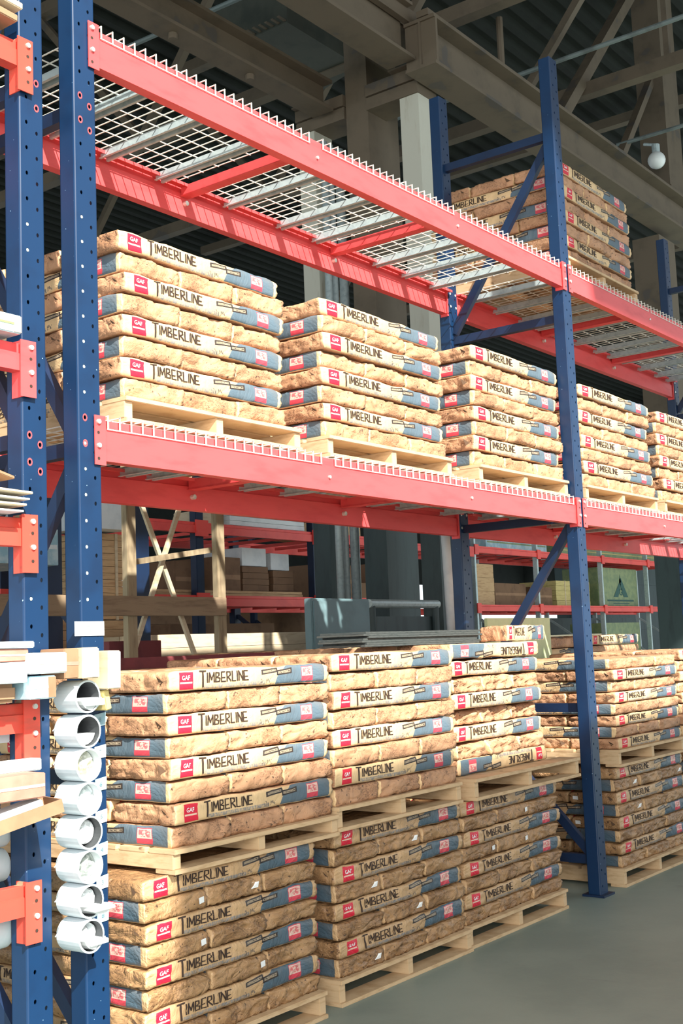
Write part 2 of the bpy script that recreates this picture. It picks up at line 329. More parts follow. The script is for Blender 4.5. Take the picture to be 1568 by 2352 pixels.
# conduits, cabinet and guard rail by the columns
for k, (x, r, lab) in enumerate([(5.90, .035, 'left'), (6.00, .03, 'middle'), (6.14, .045, 'right')]):
    t = thing('vertical_conduit', 'grey vertical conduit beside the columns, %s of three' % lab, 'conduit', (x, 3.44, 0), 'conduits beside the columns')
    m = MB(); m.tube((0, 0, 0), (0, 0, 6.2), r, 12); smooth_shade(m.build('pipe', 'galv', t)); m = MB(); m.box(-.06, .06, -.05, .05, 3.3, 3.36); m.box(-.06, .06, -.05, .05, 5, 5.05); m.build('pipe_clamp', 'steel', t)
t = thing('electrical_cabinet', 'flat grey-green steel cabinet standing before the teal columns', 'cabinet', (4.09, 2.35, 0))
m = MB(); m.box(0, .72, 0, .07, .1, 1.83, 0, .006); m.box(.02, .70, .01, .06, 0, .1); m.build('cabinet_body', 'cabinet', t); m = MB(); m.box(.015, .705, -.012, 0, .14, 1.81, 0, .003); m.build('door', 'cabinet', t)
m = MB(); m.box(.66, .68, -.03, -.012, .95, 1.1); m.build('handle', 'galv', t)
t = thing('guard_rail', 'galvanised pipe rail over a dark guard plate before the columns', 'rail', (4.92, 2.42, 0))
m = MB(); m.tube((-.02, 0, 1.80), (.98, 0, 1.80), .035, 12); m.build('top_rail', 'galv', t); m = MB(); m.box(.12, 1.0, .03, .07, .05, 1.70); m.build('guard_plate', 'teal', t)
for x in (0.02, .94): m = MB(); m.tube((x, 0, 0), (x, 0, 1.8), .03, 10); m.build('rail_post', 'teal', t)

# ---------------------------------------------------------------- pallet rack
PW, PD, HG = .101, .075, .0885
def post_mesh(h):
    m = MB(); n = int(h / HG)
    for ci, (xa, xb) in enumerate(((0.006, PW / 2), (PW / 2, PW - .006))):
        xc = .030 if ci == 0 else .072; off = 0 if ci == 0 else -.028
        for k in range(-1, n + 1):
            z0 = max(0, k * HG + off); z1 = min(h, (k + 1) * HG + off)
            if z1 - z0 < .005: continue
            zc = k * HG + off + HG / 2
            if zc - .02 < z0 or zc + .02 > z1: m.quad([(xa, 0, z0), (xb, 0, z0), (xb, 0, z1), (xa, 0, z1)]); continue
            r = .0056; ring = [(xc + r * math.cos(a * math.pi / 4), zc + r * 1.35 * math.sin(a * math.pi / 4)) for a in range(8)]
            out = [(xb, zc), (xb, z1), (xc, z1), (xa, z1), (xa, zc), (xa, z0), (xc, z0), (xb, z0)]
            for a in range(8):
                b_ = (a + 1) % 8; m.quad([(out[a][0], 0, out[a][1]), (out[b_][0], 0, out[b_][1]), (ring[b_][0], 0, ring[b_][1]), (ring[a][0], 0, ring[a][1])])
                m.quad([(ring[a][0], 0, ring[a][1]), (ring[b_][0], 0, ring[b_][1]), (ring[b_][0], .003, ring[b_][1]), (ring[a][0], .003, ring[a][1])])
    for s_, x0 in ((1, 0), (-1, PW)):       # rounded corners, flanges, inner lips
        m.quad([(x0 + s_ * .006, 0, 0), (x0 + s_ * .0018, .0018, 0), (x0 + s_ * .0018, .0018, h), (x0 + s_ * .006, 0, h)])
        m.quad([(x0 + s_ * .0018, .0018, 0), (x0, .006, 0), (x0, .006, h), (x0 + s_ * .0018, .0018, h)])
        m.box(min(x0, x0 + s_ * .0025), max(x0, x0 + s_ * .0025), .006, PD, 0, h)
        m.box(min(x0, x0 + s_ * .02), max(x0, x0 + s_ * .02), PD - .0025, PD, 0, h)
    return m
POST = post_mesh(5.0).mesh('post', 'blue')
def frame(name, label, x, h=5.0, post=None, diags=None):
    t = thing(name, label, 'rack frame', (x, 0, 0), 'blue upright frames of the rack')
    for k, y in enumerate((0, .80)):
        o = bpy.data.objects.new('post', POST); C.objects.link(o); o.parent = t; o.location = (0, y, .012)
        if k == 0: o['label'] = 'front post with two rows of holes'
    for y in (0, .80):
        m = MB(); m.box(-.02, PW + .02, y - .03, y + PD + .03, 0, .012); m.tube((.115, y + .02, .012), (.115, y + .02, .035), .008, 8); m.build('foot_plate', 'blue_dark', t)
    for z in (.20, 1.06, 2.17, 3.38, 4.53):
        m = MB(); m.bar((.05, PD, z), (.05, .80, z), .04, .05); m.build('horizontal_brace', 'blue_dark', t)
    for (za, zb) in (diags or ((4.47, 3.43), (2.12, 1.10), (.24, 1.02), (2.22, 3.33))):
        m = MB(); m.bar((.05, PD, za), (.05, .80, zb), .035, .05); m.build('diagonal_brace', 'blue_dark', t)
    return t
XA, XB, XC, XD, XE = -.101, 3.665, -.335, 7.43, 11.2
frame('upright_frame', 'blue upright frame with the small white paper sign, near left', XA)
frame('upright_frame', 'blue upright frame at the photo left edge carrying short orange beam ends', XC)
frame('upright_frame', 'tall blue upright frame in mid-photo, foot on the open floor', XB)
frame('upright_frame', 'blue upright frame at the far end of the second bay, right edge', XD)
Z1, Z2, HB = 2.272, 3.70, .145
def beam(label, x0, x1, z, face, group, mat='red', step=True, h=HB, conn=.17, plate=.035):
    """face=-1: front beam, connector plates lap over the posts' front; face=1: rear beam seen from inside"""
    yo = 0 if face < 0 else .815
    t = thing('shelf_beam', label, 'shelf beam', (x0, yo, z), group); Lb = x1 - x0
    m = MB(); m.prof([(.0, -h), (.0, -.036), (.009, -.033), (.009, -.002), (.012, 0), (.042, 0), (.045, -.003), (.045, -h)], .004, Lb - .004); m.build('beam_body', mat, t)
    if face > 0: m = MB(); m.box(.004, Lb - .004, -.046, 0, -.009, -.001); m.box(.004, Lb - .004, -.047, -.044, -.016, -.001); m.build('shadow_lip', mat, t)  # lip added to cast the dark band along the beam's top
    for s_, xe in ((1, 0), (-1, Lb)):
        m = MB(); yf = -.006
        a, b_ = sorted((xe - s_ * plate, xe + s_ * .014)); m.box(a, b_, yf - .003, yf + .001, -conn + .008, .010)
        m.box(min(xe, xe + s_ * .004), max(xe, xe + s_ * .004), yf, .05, -conn + .008, .010); m.build('connector_plate', mat, t)
        hx = xe - s_ * plate * .55
        m = MB()
        for zz in (-.012, -.095): m.tube((hx, yf - .010, zz), (hx, yf - .002, zz), .0085, 10)
        m.build('rivet_or_lit_hole', 'zinc', t)
        m = MB()
        for zz in (-.05, -.14): m.tube((hx, yf - .0036, zz), (hx, yf - .002, zz), .006, 8)
        m.build('slot', 'ink', t)
    return t
FB = 'front beams of the rack'; RB = 'rear beams of the rack'
beam('long pinkish-red front beam of the upper empty deck, near bay', 0, XB, Z2, -1, FB)
beam('long pinkish-red front beam under the loaded shelf, near bay', 0, XB, Z1, -1, FB)
beam('red front beam of the upper level right of the middle post', XB + PW, XD, Z2, -1, FB)
beam('red front beam of the loaded shelf right of the middle post', XB + PW, XD, Z1, -1, FB)
beam('red rear beam of the upper empty deck with striped wire shadows', 0, XB, Z2, 1, RB)
beam('dark red rear beam under the loaded shelf, near bay', 0, XB, Z1, 1, RB)
beam('red rear beam of the upper level in the second bay', XB + PW, XD, Z2, 1, RB)
beam('dark red rear beam of the loaded shelf in the second bay', XB + PW, XD, Z1, 1, RB)
# short beam ends of the rack to the left
for k, (z, lab) in enumerate(((3.515, 'topmost short orange beam end at photo upper left'), (2.478, 'short pinkish beam end beside the left stack of bundles'),
        (1.908, 'short red beam end below the loose white sheets'), (1.322, 'short orange beam end beneath the pile of white cartons'), (.765, 'lowest short orange beam end between white pipes'))):
    t = beam(lab, -2.9, XC, z, -1, 'beams of the left rack', 'orange' if k != 1 else 'red', h=.092, conn=.185, plate=.048); t.location.y = -.006
    t2 = beam(lab.replace('short', 'rear').replace('beam end', 'beam') , -2.9, XC, z, 1, 'rear beams of the left rack', 'farred', h=.092, conn=.185) if k in (0, 1) else None

# wire decks: waterfall wires, x wires, galvanised channels
def wire_mesh(Ld):
    m = MB(); W_ = .0042
    n = int(Ld / .0535); pitch = Ld / n
    for k in range(n + 1):
        x = k * pitch
        m.bar((x, -.004, .013), (x, .845, .013), W_, W_); m.bar((x, -.0035, .0155), (x, -.0035, -.034), W_, W_, up=(0, 1, 0)); m.bar((x, .85, .015), (x, .85, -.034), W_, W_, up=(0, 1, 0))
    for y in [.045 + .0985 * k for k in range(9)]: m.bar((-.004, y, .009), (Ld + .004, y, .009), W_, W_)
    m.bar((-.004, -.0035, -.033), (Ld + .004, -.0035, -.033), W_ * .9, W_ * .9)
    return m
def channel_mesh():
    m = MB(); m.box(-.018, .018, .05, .80, .002, .005); m.box(-.018, -.015, .05, .80, -.030, .002); m.box(.015, .018, .05, .80, -.030, .002)
    m.box(-.028, -.015, .05, .80, -.032, -.029); m.box(.015, .028, .05, .80, -.032, -.029)
    m.box(-.02, .02, .012, .052, -.004, .004); m.box(-.02, .02, .805, .845, -.004, .004); return m.mesh('support_channel', 'galv')
CH = channel_mesh(); WM = {}
def deck(label, x0, Ld, z, sup):
    t = thing('wire_deck', label, 'wire deck', (x0, 0, z), 'wire decks'); key = round(Ld, 3)
    if key not in WM: WM[key] = wire_mesh(Ld).mesh('wire_grid', 'wire')
    o = bpy.data.objects.new('wire_grid', WM[key]); C.objects.link(o); o.parent = t
    for s_ in sup:
        o = bpy.data.objects.new('support_channel', CH); C.objects.link(o); o.parent = t; o.location = (s_ - x0, 0, 0)
D3 = ('left', 'middle', 'right')
for lv, z, nm, sups in ((0, Z2, 'upper empty', ([.13, .44, .76, 1.10], [1.57, 1.98, 2.28], [2.85, 3.15, 3.46])), (1, Z1, 'loaded', ([.545, .84, 1.0], [1.36, 1.62, 1.93], [2.69, 2.97, 3.45]))):
    for k, (x0, Ld) in enumerate(((.03, 1.20), (1.33, 1.10), (2.50, 1.12))):
        deck('galvanised wire deck of the %s level, %s panel of the near bay' % (nm, D3[k]), x0, Ld, z, sups[k])
    for k, (x0, Ld) in enumerate(((3.80, 1.15), (5.0, 1.15), (6.2, 1.15))):
        deck('galvanised wire deck of the %s level, %s panel of the second bay' % (nm, D3[k]), x0, Ld, z, [x0 + .1, x0 + .45, x0 + .8, x0 + 1.05])
    for k, x in enumerate((1.285, 2.465, 4.97, 6.17)):
        t = thing('cross_tie', 'red cross tie under the %s deck, %s' % (nm, ('near bay left', 'near bay right', 'second bay left', 'second bay right')[k]), 'cross tie', (x, 0, z), 'red cross ties')
        m = MB(); m.box(-.022, .022, .047, .813, -.050, -.004); m.box(-.028, .028, .047, .813, -.054, -.050); m.build('tie_bar', 'red', t)
        m = MB(); m.tube((0, .815, -.085), (0, .795, -.085), .012, 10); m.build('bolt', 'zinc', t); m = MB(); m.tube((0, -.008, -.085), (0, .0, -.085), .007, 10); m.build('bolt', 'zinc', t)
# paper sign taped on the near post
t = thing('paper_sign', 'small white paper sign taped across the blue left post', 'sign', (-.132, -.004, 1.528))
m = MB(); m.box(0, .128, 0, .001, 0, .048); m.build('sheet', 'paper', t)
for txt, x, z, sx, sy in (('SHELF', .040, .027, .045, .010), ('SMALL', .045, .010, .040, .011)):
    vs, fs = text_bm(txt, sx, sy); m = MB(); m.v = [(x + a, -.0006, z + b_) for a, b_ in vs]; m.f = fs; m.m = [0] * len(fs); m.build('handwriting', worn('faded_grey_ink', (.16, .2, .2), (.3, .34, .34), 300), t)

# ---------------------------------------------------------------- pallets
def pallet_parts(wx, wy, h):
    P = {}
    m = MB(); n = 7; bw = wy / (n + .9)
    for k in range(n): y = k * (wy - bw) / (n - 1); m.box(0, wx, y, y + bw, h - .017, h, 0, .002)
    P['top_board'] = m.mesh('top_boards', 'pine')
    m = MB()
    for k in range(3): y = k * (wy - .1) / 2; m.box(0, wx, y, y + .1, 0, .016, 0, .002)
    P['bottom_board'] = m.mesh('bottom_boards', 'pine')
    m = MB(); m.box(-.02, .02, .012, wy - .012, .016, h - .017, 0, .002); P['stringer'] = m.mesh('stringer', 'pine'); return P
PC = {}
def pallet(label, x, y, z, wx, wy=1.04, h=.105, rot=0, group='wooden pallets'):
    key = (round(wx, 2), round(wy, 2), h)
    if key not in PC: PC[key] = pallet_parts(wx, wy, h)
    t = thing('wooden_pallet', label, 'pallet', (x, y, z), group); t.rotation_euler.z = math.radians(rot)
    for nm, me in PC[key].items():
        for xs in ((.02, wx / 2, wx - .02) if nm == 'stringer' else (0,)):
            o = bpy.data.objects.new(nm if nm == 'stringer' else nm.replace('board', 'deck'), me); C.objects.link(o); o.parent = t; o.location.x = xs
    return t

# ---------------------------------------------------------------- shingle bundles
BL, BW, BH = .96, .318, .0785
STROKES = {'T': [((0, 1), (1, 1)), ((.5, 0), (.5, 1))], 'I': [((.5, 0), (.5, 1))], 'M': [((0, 0), (.08, 1)), ((.08, 1), (.5, .25)), ((.5, .25), (.92, 1)), ((.92, 1), (1, 0))],
    'B': [((0, 0), (0, 1)), ((0, 1), (.7, .95)), ((.7, .95), (.75, .65)), ((.75, .65), (0, .45)), ((.2, .47), (.95, .35)), ((.95, .35), (.85, .03)), ((.85, .03), (0, 0))],
    'E': [((0, 0), (0, 1)), ((0, 1), (.9, 1)), ((0, .38), (.8, .38)), ((0, 0), (1, 0))], 'R': [((0, 0), (0, 1)), ((0, 1), (.8, .95)), ((.8, .95), (.85, .6)), ((.85, .6), (0, .38)), ((.3, .42), (1, 0))],
    'L': [((0, 0), (0, 1)), ((0, 0), (1, .0))], 'N': [((0, 0), (0, 1)), ((0, 1), (1, 0)), ((1, 0), (1, 1))]}
def stroke_text(txt, wd, hh, adv, th):
    vs, fs, x = [], [], 0
    for ch in txt:
        cw = wd * (.12 if ch == 'I' else 1.25 if ch == 'M' else .85 if ch == 'L' else 1)
        for (a, b_) in STROKES[ch]:
            pa, pb = Vector((x + a[0] * cw, a[1] * hh)), Vector((x + b_[0] * cw, b_[1] * hh)); d = (pb - pa).normalized(); nrm = Vector((-d.y, d.x)) * th / 2 * (1.15 if abs(d.y) > .6 else .75)
            pa -= d * th * .3; pb += d * th * .3
            for q in range(3):
                c0, c1 = pa.lerp(pb, q / 3), pa.lerp(pb, (q + 1) / 3); i0 = len(vs); vs += [tuple(c0 - nrm), tuple(c1 - nrm), tuple(c1 + nrm), tuple(c0 + nrm)]; fs.append((i0, i0 + 1, i0 + 2, i0 + 3))
        x += cw + adv
    return vs, fs
def name_lettering():
    a = stroke_text('T', .034, .061, 0, .0080); b_ = stroke_text('IMBERLINE', .0232, .037, .0080, .0058)
    return [(a[0], a[1], .165 * BL, .011), (b_[0], b_[1], .208 * BL, .027)]
LET = name_lettering()
GAF = text_bm('GAF', .042, .018, .015)
def disp(p, seed, amp, film):
    """crumple a point of the plain bundle box: pinched long edges, soft pillow, folds that grow towards the ends; stays inside the box"""
    x, y, z = p; v = 2 * z / BH - 1; e = abs(x) / (BL / 2); ey = abs(y) / (BW / 2)
    pin = .0055 * abs(v) ** 5 + .002
    q = Vector((x * (1 - pin / BL * 2), y * (1 - pin / BW * 2), z))
    s = Vector((seed * 3.17, seed * 1.31, seed * 7.7))
    f1 = noise.noise_vector(Vector((x * 5, y * 6, z * 6)) + s); f2 = noise.noise_vector(Vector((x * 15, y * 15, z * 18)) + s); f3 = noise.noise(Vector((x * 22 + z * 30, y * 22 - z * 22, z * 10)) + s)
    endk = max(0, (e - .93) / .07); k = amp * (1 + 1.3 * endk)
    q.x += -abs(f1.x) * .007 * k * e + f2.x * .003 * k - math.copysign((1 - abs(f3)) ** 7 * .005 * k, x) * endk
    q.y += (f1.y * .0035 + f2.y * .0016) * k * (1.5 if film else 1) - math.copysign((1 - abs(f3)) ** 8 * .003 * k * (1.6 if film else .7), y) * (ey > .95)
    if v > 0: q.z -= (abs(f1.z) * .011 * amp + abs(f2.z) * .004 * amp + .003 * math.sin(x * 6 + seed) ** 2 + .004 * endk) * v
    else: q.z -= (abs(f1.z) * .005 * amp) * v
    q.z = min(BH - .0004, max(.0004, q.z)); q.x = max(-BL / 2, min(BL / 2, q.x)); q.y = max(-BW / 2, min(BW / 2, q.y))
    return q
def bundle_mesh(name, seed, film, amp, step=.0135, letters=True):
    nx, ny, nz = max(4, int(BL / step)), max(3, int(BW / (step * 1.15))), (7 if letters else 2)
    V = {}; m = MB(); uvs = []
    def vid(i, j, k):
        if (i, j, k) not in V: V[(i, j, k)] = len(m.v); m.v.append(tuple(disp((BL * (i / nx - .5), BW * (j / ny - .5), BH * k / nz), seed, amp, film)))
        return V[(i, j, k)]
    def F(ids, mi, uv=None): m.f.append(tuple(vid(*q) for q in ids)); m.m.append(mi); uvs.extend(uv or [(0, 0)] * 4)
    for i in range(nx):
        for j in range(ny): F([(i, j, nz), (i + 1, j, nz), (i + 1, j + 1, nz), (i, j + 1, nz)], 0); F([(i, j, 0), (i, j + 1, 0), (i + 1, j + 1, 0), (i + 1, j, 0)], 0)
        for k in range(nz):
            u0, u1, v0, v1 = i / nx, (i + 1) / nx, k / nz, (k + 1) / nz
            F([(i, 0, k), (i + 1, 0, k), (i + 1, 0, k + 1), (i, 0, k + 1)], 1, [(u0, v0), (u1, v0), (u1, v1), (u0, v1)])
            F([(i + 1, ny, k), (i, ny, k), (i, ny, k + 1), (i + 1, ny, k + 1)], 1, [(1 - u1, v0), (1 - u0, v0), (1 - u0, v1), (1 - u1, v1)])
    for j in range(ny):
        for k in range(nz): F([(nx, j, k), (nx, j + 1, k), (nx, j + 1, k + 1), (nx, j, k + 1)], 0); F([(0, j + 1, k), (0, j, k), (0, j, k + 1), (0, j + 1, k + 1)], 0)
    nbase = len(m.f)
    def decal(vs, fs, ox, oz, mi, side, off):
        i0 = len(m.v)
        for a, b_ in vs:
            x = -BL / 2 + ox + a; z = oz + b_
            q = disp((x if side < 0 else -x, side * BW / 2, z), seed, amp, film); q.y += side * off; m.v.append(tuple(q))
        for f in fs: m.f.append(tuple(i0 + c_ for c_ in (f if side < 0 else f))); m.m.append(mi); uvs.extend([(0, 0)] * len(f))
    if letters:
        for side in (-1, 1):
            for vs, fs, ox, oz in LET: decal(vs, fs, ox, oz, 2, side, .0022)
            decal(GAF[0], GAF[1], .067 * BL, .040, 3, side, .0022)
        # folded flap at each end with a dark mouth, and white stickers on film-wrapped ends
        for side in (-1, 1):
            xs = side * (BL / 2)
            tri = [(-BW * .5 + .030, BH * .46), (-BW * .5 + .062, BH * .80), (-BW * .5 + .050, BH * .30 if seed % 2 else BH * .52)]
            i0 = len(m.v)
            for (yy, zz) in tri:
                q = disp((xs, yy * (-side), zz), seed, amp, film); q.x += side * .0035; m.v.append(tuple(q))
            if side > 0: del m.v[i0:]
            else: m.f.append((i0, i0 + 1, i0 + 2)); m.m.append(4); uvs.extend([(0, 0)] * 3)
            if film and seed % 2:
                yc = BW * .38 * (1 if seed % 2 else -1); i0 = len(m.v)
                for (dy, dz) in ((-.016, -.013), (.016, -.010), (.014, .016), (-.016, .013)):
                    q = disp((xs, yc + dy, BH * .45 + dz), seed, amp, film); q.x += side * .0045; m.v.append(tuple(q))
                m.f.append((i0, i0 + 1, i0 + 2, i0 + 3)); m.m.append(3); uvs.extend([(0, 0)] * 4)
    me = bpy.data.meshes.new(name); me.from_pydata(m.v, [], m.f)
    s = 1 if film else 0
    for q in (KR[s], PF[s], M['ink'], M['sticker'], M['fold']): me.materials.append(q)
    me.polygons.foreach_set('material_index', m.m)
    ul = me.uv_layers.new(name='UVMap'); flat = [c_ for uv in uvs for c_ in uv]; ul.data.foreach_set('uv', flat)
    me.polygons.foreach_set('use_smooth', [True] * nbase + [False] * (len(m.f) - nbase)); me.update(); return me
BM = {(f_, k): bundle_mesh('bundle', k + 1 + 10 * f_, bool(f_), a_) for f_ in (0, 1) for k, a_ in ((0, .85), (1, 1.0), (2, 1.25), (3, 1.1))}
CR = [bundle_mesh('bundle', 31 + k, False, 2.4) for k in range(2)]
LO = {f_: bundle_mesh('bundle', 50 + f_, bool(f_), 1.0, .06, False) for f_ in (0, 1)}
ORD = ('top', 'second', 'third', 'fourth', 'fifth', 'sixth', 'seventh', 'bottom')
REST = MB(); REST_UV = []; REST_M = []
rest_items = []
def stack(tagtext, x0, y0, z0, z1, wx, film=0, first='x', n=8, side=True, keep=None, crumple=(), flip=(), wy=.985, lean=0.0, jit=.006, seed=0, seq=None):
    """layers top to bottom alternate: 'x' = printed long sides to the aisle, 'y' = bundle ends to the aisle"""
    rr = random.Random(seed); h = (z1 - z0) / n
    for L in range(n):
        run = first if L % 2 == 0 else ('y' if first == 'x' else 'x')
        if seq: run = seq[L]
        z = z1 - (L + 1) * h; sx, sy = wx / BL, h / BH
        lx, ly = rr.uniform(-jit, jit), rr.uniform(-jit, jit)
        for k in range(3):
            jx, jy = lx, ly; ja = math.radians(rr.uniform(-.12, .12))
            if run == 'x': jx += rr.uniform(-jit, jit) * .6
            else: jy += rr.uniform(-jit, jit) * .8
            vis = (run == 'y') or k == 0 or side or L == 0
            if keep and not keep(L, run, k): vis = False
            var = rr.randrange(4); mesh = BM[(film, var)]
            if L in crumple: mesh = CR[k % 2]
            if run == 'x': loc = (x0 + wx / 2 + jx, y0 + wy * (k + .5) / 3 + jy, z); rz = 0; scl = (sx, wy / 3 / BW * .985, sy)
            else: loc = (x0 + wx * (k + .5) / 3 + jx, y0 + wy / 2 + jy, z); rz = -math.pi / 2; scl = (wy / BL, wx / 3 / BW * .985, sy)
            if L in flip: loc = (loc[0], loc[1], z + h)
            if vis:
                o = bpy.data.objects.new('shingle_bundle', mesh); C.objects.link(o); o.location = loc; o.rotation_euler = (0, math.pi if L in flip else 0, rz + ja); o.scale = scl
                if run == 'x': pos = ('front bundle, printed side out', 'middle bundle', 'rear bundle')[k]
                else: pos = ('left', 'middle', 'right')[k] + ' end-on bundle'
                lab = 'kraft shingle %s, %s, %s' % (pos.replace('bundle', 'bundle', 1), ORD[L] + (' layer' if L in (0, 7) else ' layer down'), tagtext)
                tag(o, lab, 'shingle bundle', 'shingle bundles, ' + tagtext)
            else: rest_items.append((LO[film], Matrix.Translation((loc[0], loc[1], z)) @ Matrix.Rotation(rz, 4, 'Z') @ Matrix.Diagonal((*scl, 1))))
S = dict
# shelf, near bay
stack('shelf stack beside left post', .165, .06, 2.385, 3.02, .92, 0, seed=1, n=8, jit=.009)
pallet('pallet under the shelf stack beside the left post', .15, .03, Z1 + .016, 1.0, h=.095)
stack('middle shelf stack, near bay', 1.355, .06, 2.385, 3.02, 1.0, 0, side=False, seed=2, jit=.010)
pallet('pallet under the middle shelf stack of the near bay', 1.34, .03, Z1 + .016, 1.02, h=.095)
stack('third shelf stack, near bay', 2.65, .06, 2.385, 3.04, 1.0, 0, side=False, seed=3, jit=.012)
pallet('pallet under the third shelf stack, left of the middle post', 2.63, .03, Z1 + .016, 1.02, h=.095)
# shelf, second bay
stack('first shelf stack past middle post', 3.91, .06, 2.385, 3.02, 1.08, 0, side=False, seed=4, jit=.012)
pallet('pallet under the first shelf stack past the middle post', 3.89, .03, Z1 + .016, 1.1, h=.095)
stack('shelf stack at right photo edge', 5.14, .06, 2.385, 3.02, 1.05, 0, side=False, seed=5, jit=.012)
pallet('pallet under the shelf stack at the right photo edge', 5.12, .03, Z1 + .016, 1.08, h=.095)
# upper deck, second bay
stack('high stack on upper deck', 3.90, .08, 3.82, 4.46, 1.03, 0, side=True, seed=6, jit=.014)
pallet('pallet under the high stack on the upper deck', 3.88, .05, Z2 + .016, 1.06, h=.098)
# floor row
stack('upper pallet load nearest left post', .305, .0, .775, 1.40, .935, 0, seed=7)
pallet('upper pallet of the floor stack nearest the left post', .29, -.02, .690, .95, h=.085)
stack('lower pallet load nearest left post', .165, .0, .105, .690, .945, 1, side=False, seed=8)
pallet('floor pallet of the stack nearest the left post', .15, -.02, 0, .97)
stack('upper load, second floor stack', 1.255, .0, .80, 1.435, .96, 0, side=False, seed=9)
pallet('upper pallet of the second floor stack', 1.25, -.01, .700, .98, h=.10)
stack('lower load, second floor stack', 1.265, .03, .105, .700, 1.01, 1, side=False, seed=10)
pallet('floor pallet of the second stack, long edge on the open floor', 1.25, .01, 0, 1.04)
stack('upper load, third floor stack', 2.40, .13, .795, 1.455, .95, 0, side=False, seed=11, crumple=(2, 4, 6), flip=(0, 7), jit=.014, seq='xxyxyxyx', keep=lambda L, r, k: not (r == 'x' and k > 0 and L > 0))
pallet('upper pallet jutting right beneath the third floor stack', 2.37, .0, .690, 1.14, h=.105)
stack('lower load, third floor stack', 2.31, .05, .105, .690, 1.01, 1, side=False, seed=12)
pallet('floor pallet of the third stack, beside the middle post', 2.30, .03, 0, 1.03)
stack('upper load, stack right of post', 4.02, .0, .79, 1.335, 1.0, 0, first='y', side=True, seed=13, jit=.010)
pallet('upper pallet of the floor stack right of the middle post', 4.0, -.02, .690, 1.03, h=.10)
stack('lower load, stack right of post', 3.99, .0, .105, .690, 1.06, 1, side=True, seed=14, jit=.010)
pallet('floor pallet of the stack right of the middle post', 3.97, -.02, 0, 1.09)
stack('upper load, rightmost floor stack', 5.08, .0, .79, 1.36, 1.0, 0, side=False, seed=15)
pallet('upper pallet of the rightmost floor stack', 5.10, -.02, .690, 1.0, h=.10)
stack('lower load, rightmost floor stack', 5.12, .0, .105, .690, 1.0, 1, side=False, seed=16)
pallet('floor pallet of the rightmost floor stack', 5.12, -.02, 0, 1.0)
# second row behind, only the crowns show: topmost bundles one by one, the hidden rest as one mass
stack('second row behind second floor stack', 2.47, 1.12, .80, 1.46, 1.0, 0, side=False, seed=17, keep=lambda L, r, k: L == 0)
stack('second row behind third floor stack', 3.53, 1.12, .80, 1.46, 1.0, 0, side=False, seed=18, keep=lambda L, r, k: L == 0)
stack('second row behind rightmost stack', 5.35, 1.29, .80, 1.48, 1.0, 0, side=False, seed=19, first='y', keep=lambda L, r, k: L == 0)
stack('second row at right photo edge', 6.45, 1.29, .80, 1.49, 1.0, 0, side=False, seed=20, keep=lambda L, r, k: L == 0)
for i, (x, y) in enumerate(((2.47, 1.12), (3.53, 1.12), (5.35, 1.29), (6.45, 1.29))):
    stack('hidden %d' % i, x, y, .105, .700, 1.0, 1, keep=lambda L, r, k: False, seed=30 + i)
for o in [q for q in SC.objects if q.name.startswith('shingle_bundle') and 'hidden' in q.get('label', '')]: bpy.data.objects.remove(o)
# hidden bundles as one mass
V, Fc, MI, UV = [], [], [], []
for me, mt in rest_items:
    i0 = len(V); V += [tuple(mt @ v.co) for v in me.vertices]; ul = me.uv_layers[0].data
    for p in me.polygons: Fc.append(tuple(i0 + q for q in p.vertices)); MI.append(p.material_index + (0 if me is LO[0] else 5)); UV += [c_ for li in p.loop_indices for c_ in ul[li].uv]
me = bpy.data.meshes.new('stacked_shingle_bundles'); me.from_pydata(V, [], Fc)
for s in (0, 1):
    for q in (KR[s], PF[s], M['ink'], M['sticker'], M['fold']): me.materials.append(q)
me.polygons.foreach_set('material_index', MI); me.uv_layers.new(name='UVMap').data.foreach_set('uv', UV); me.update()
tag(smooth_shade(C.objects.link(bpy.data.objects.new('stacked_shingle_bundles', me)) or bpy.data.objects['stacked_shingle_bundles']), 'mass of further kraft shingle bundles hidden inside and behind the stacks', 'shingle bundles', kind='stuff')
# loose pieces on top of the third stack
o = bpy.data.objects.new('shingle_bundle', BM[(0, 2)]); C.objects.link(o); o.location = (3.36, .30, 1.46); o.rotation_euler = (0, 0, .03); o.scale = (.50, .55, 1.15)
tag(o, 'short loose kraft bundle with red patch lying atop the third floor stack', 'shingle bundle', 'loose bundles')
t = thing('open_shingle_bundle', 'dark charcoal shingles without wrapper lying across the stack tops', 'shingles', (1.98, .34, 1.458)); t.rotation_euler.z = .02
m = MB(); rr = random.Random(3)
for k in range(7):
    a = rr.uniform(-.03, .03); m.box(0 + a, 1.12 + a, rr.uniform(-.01, .01), .28 + rr.uniform(-.01, .01), k * .0105, k * .0105 + .0095, 0)
m.build('shingle_layers', 'charcoal', t)

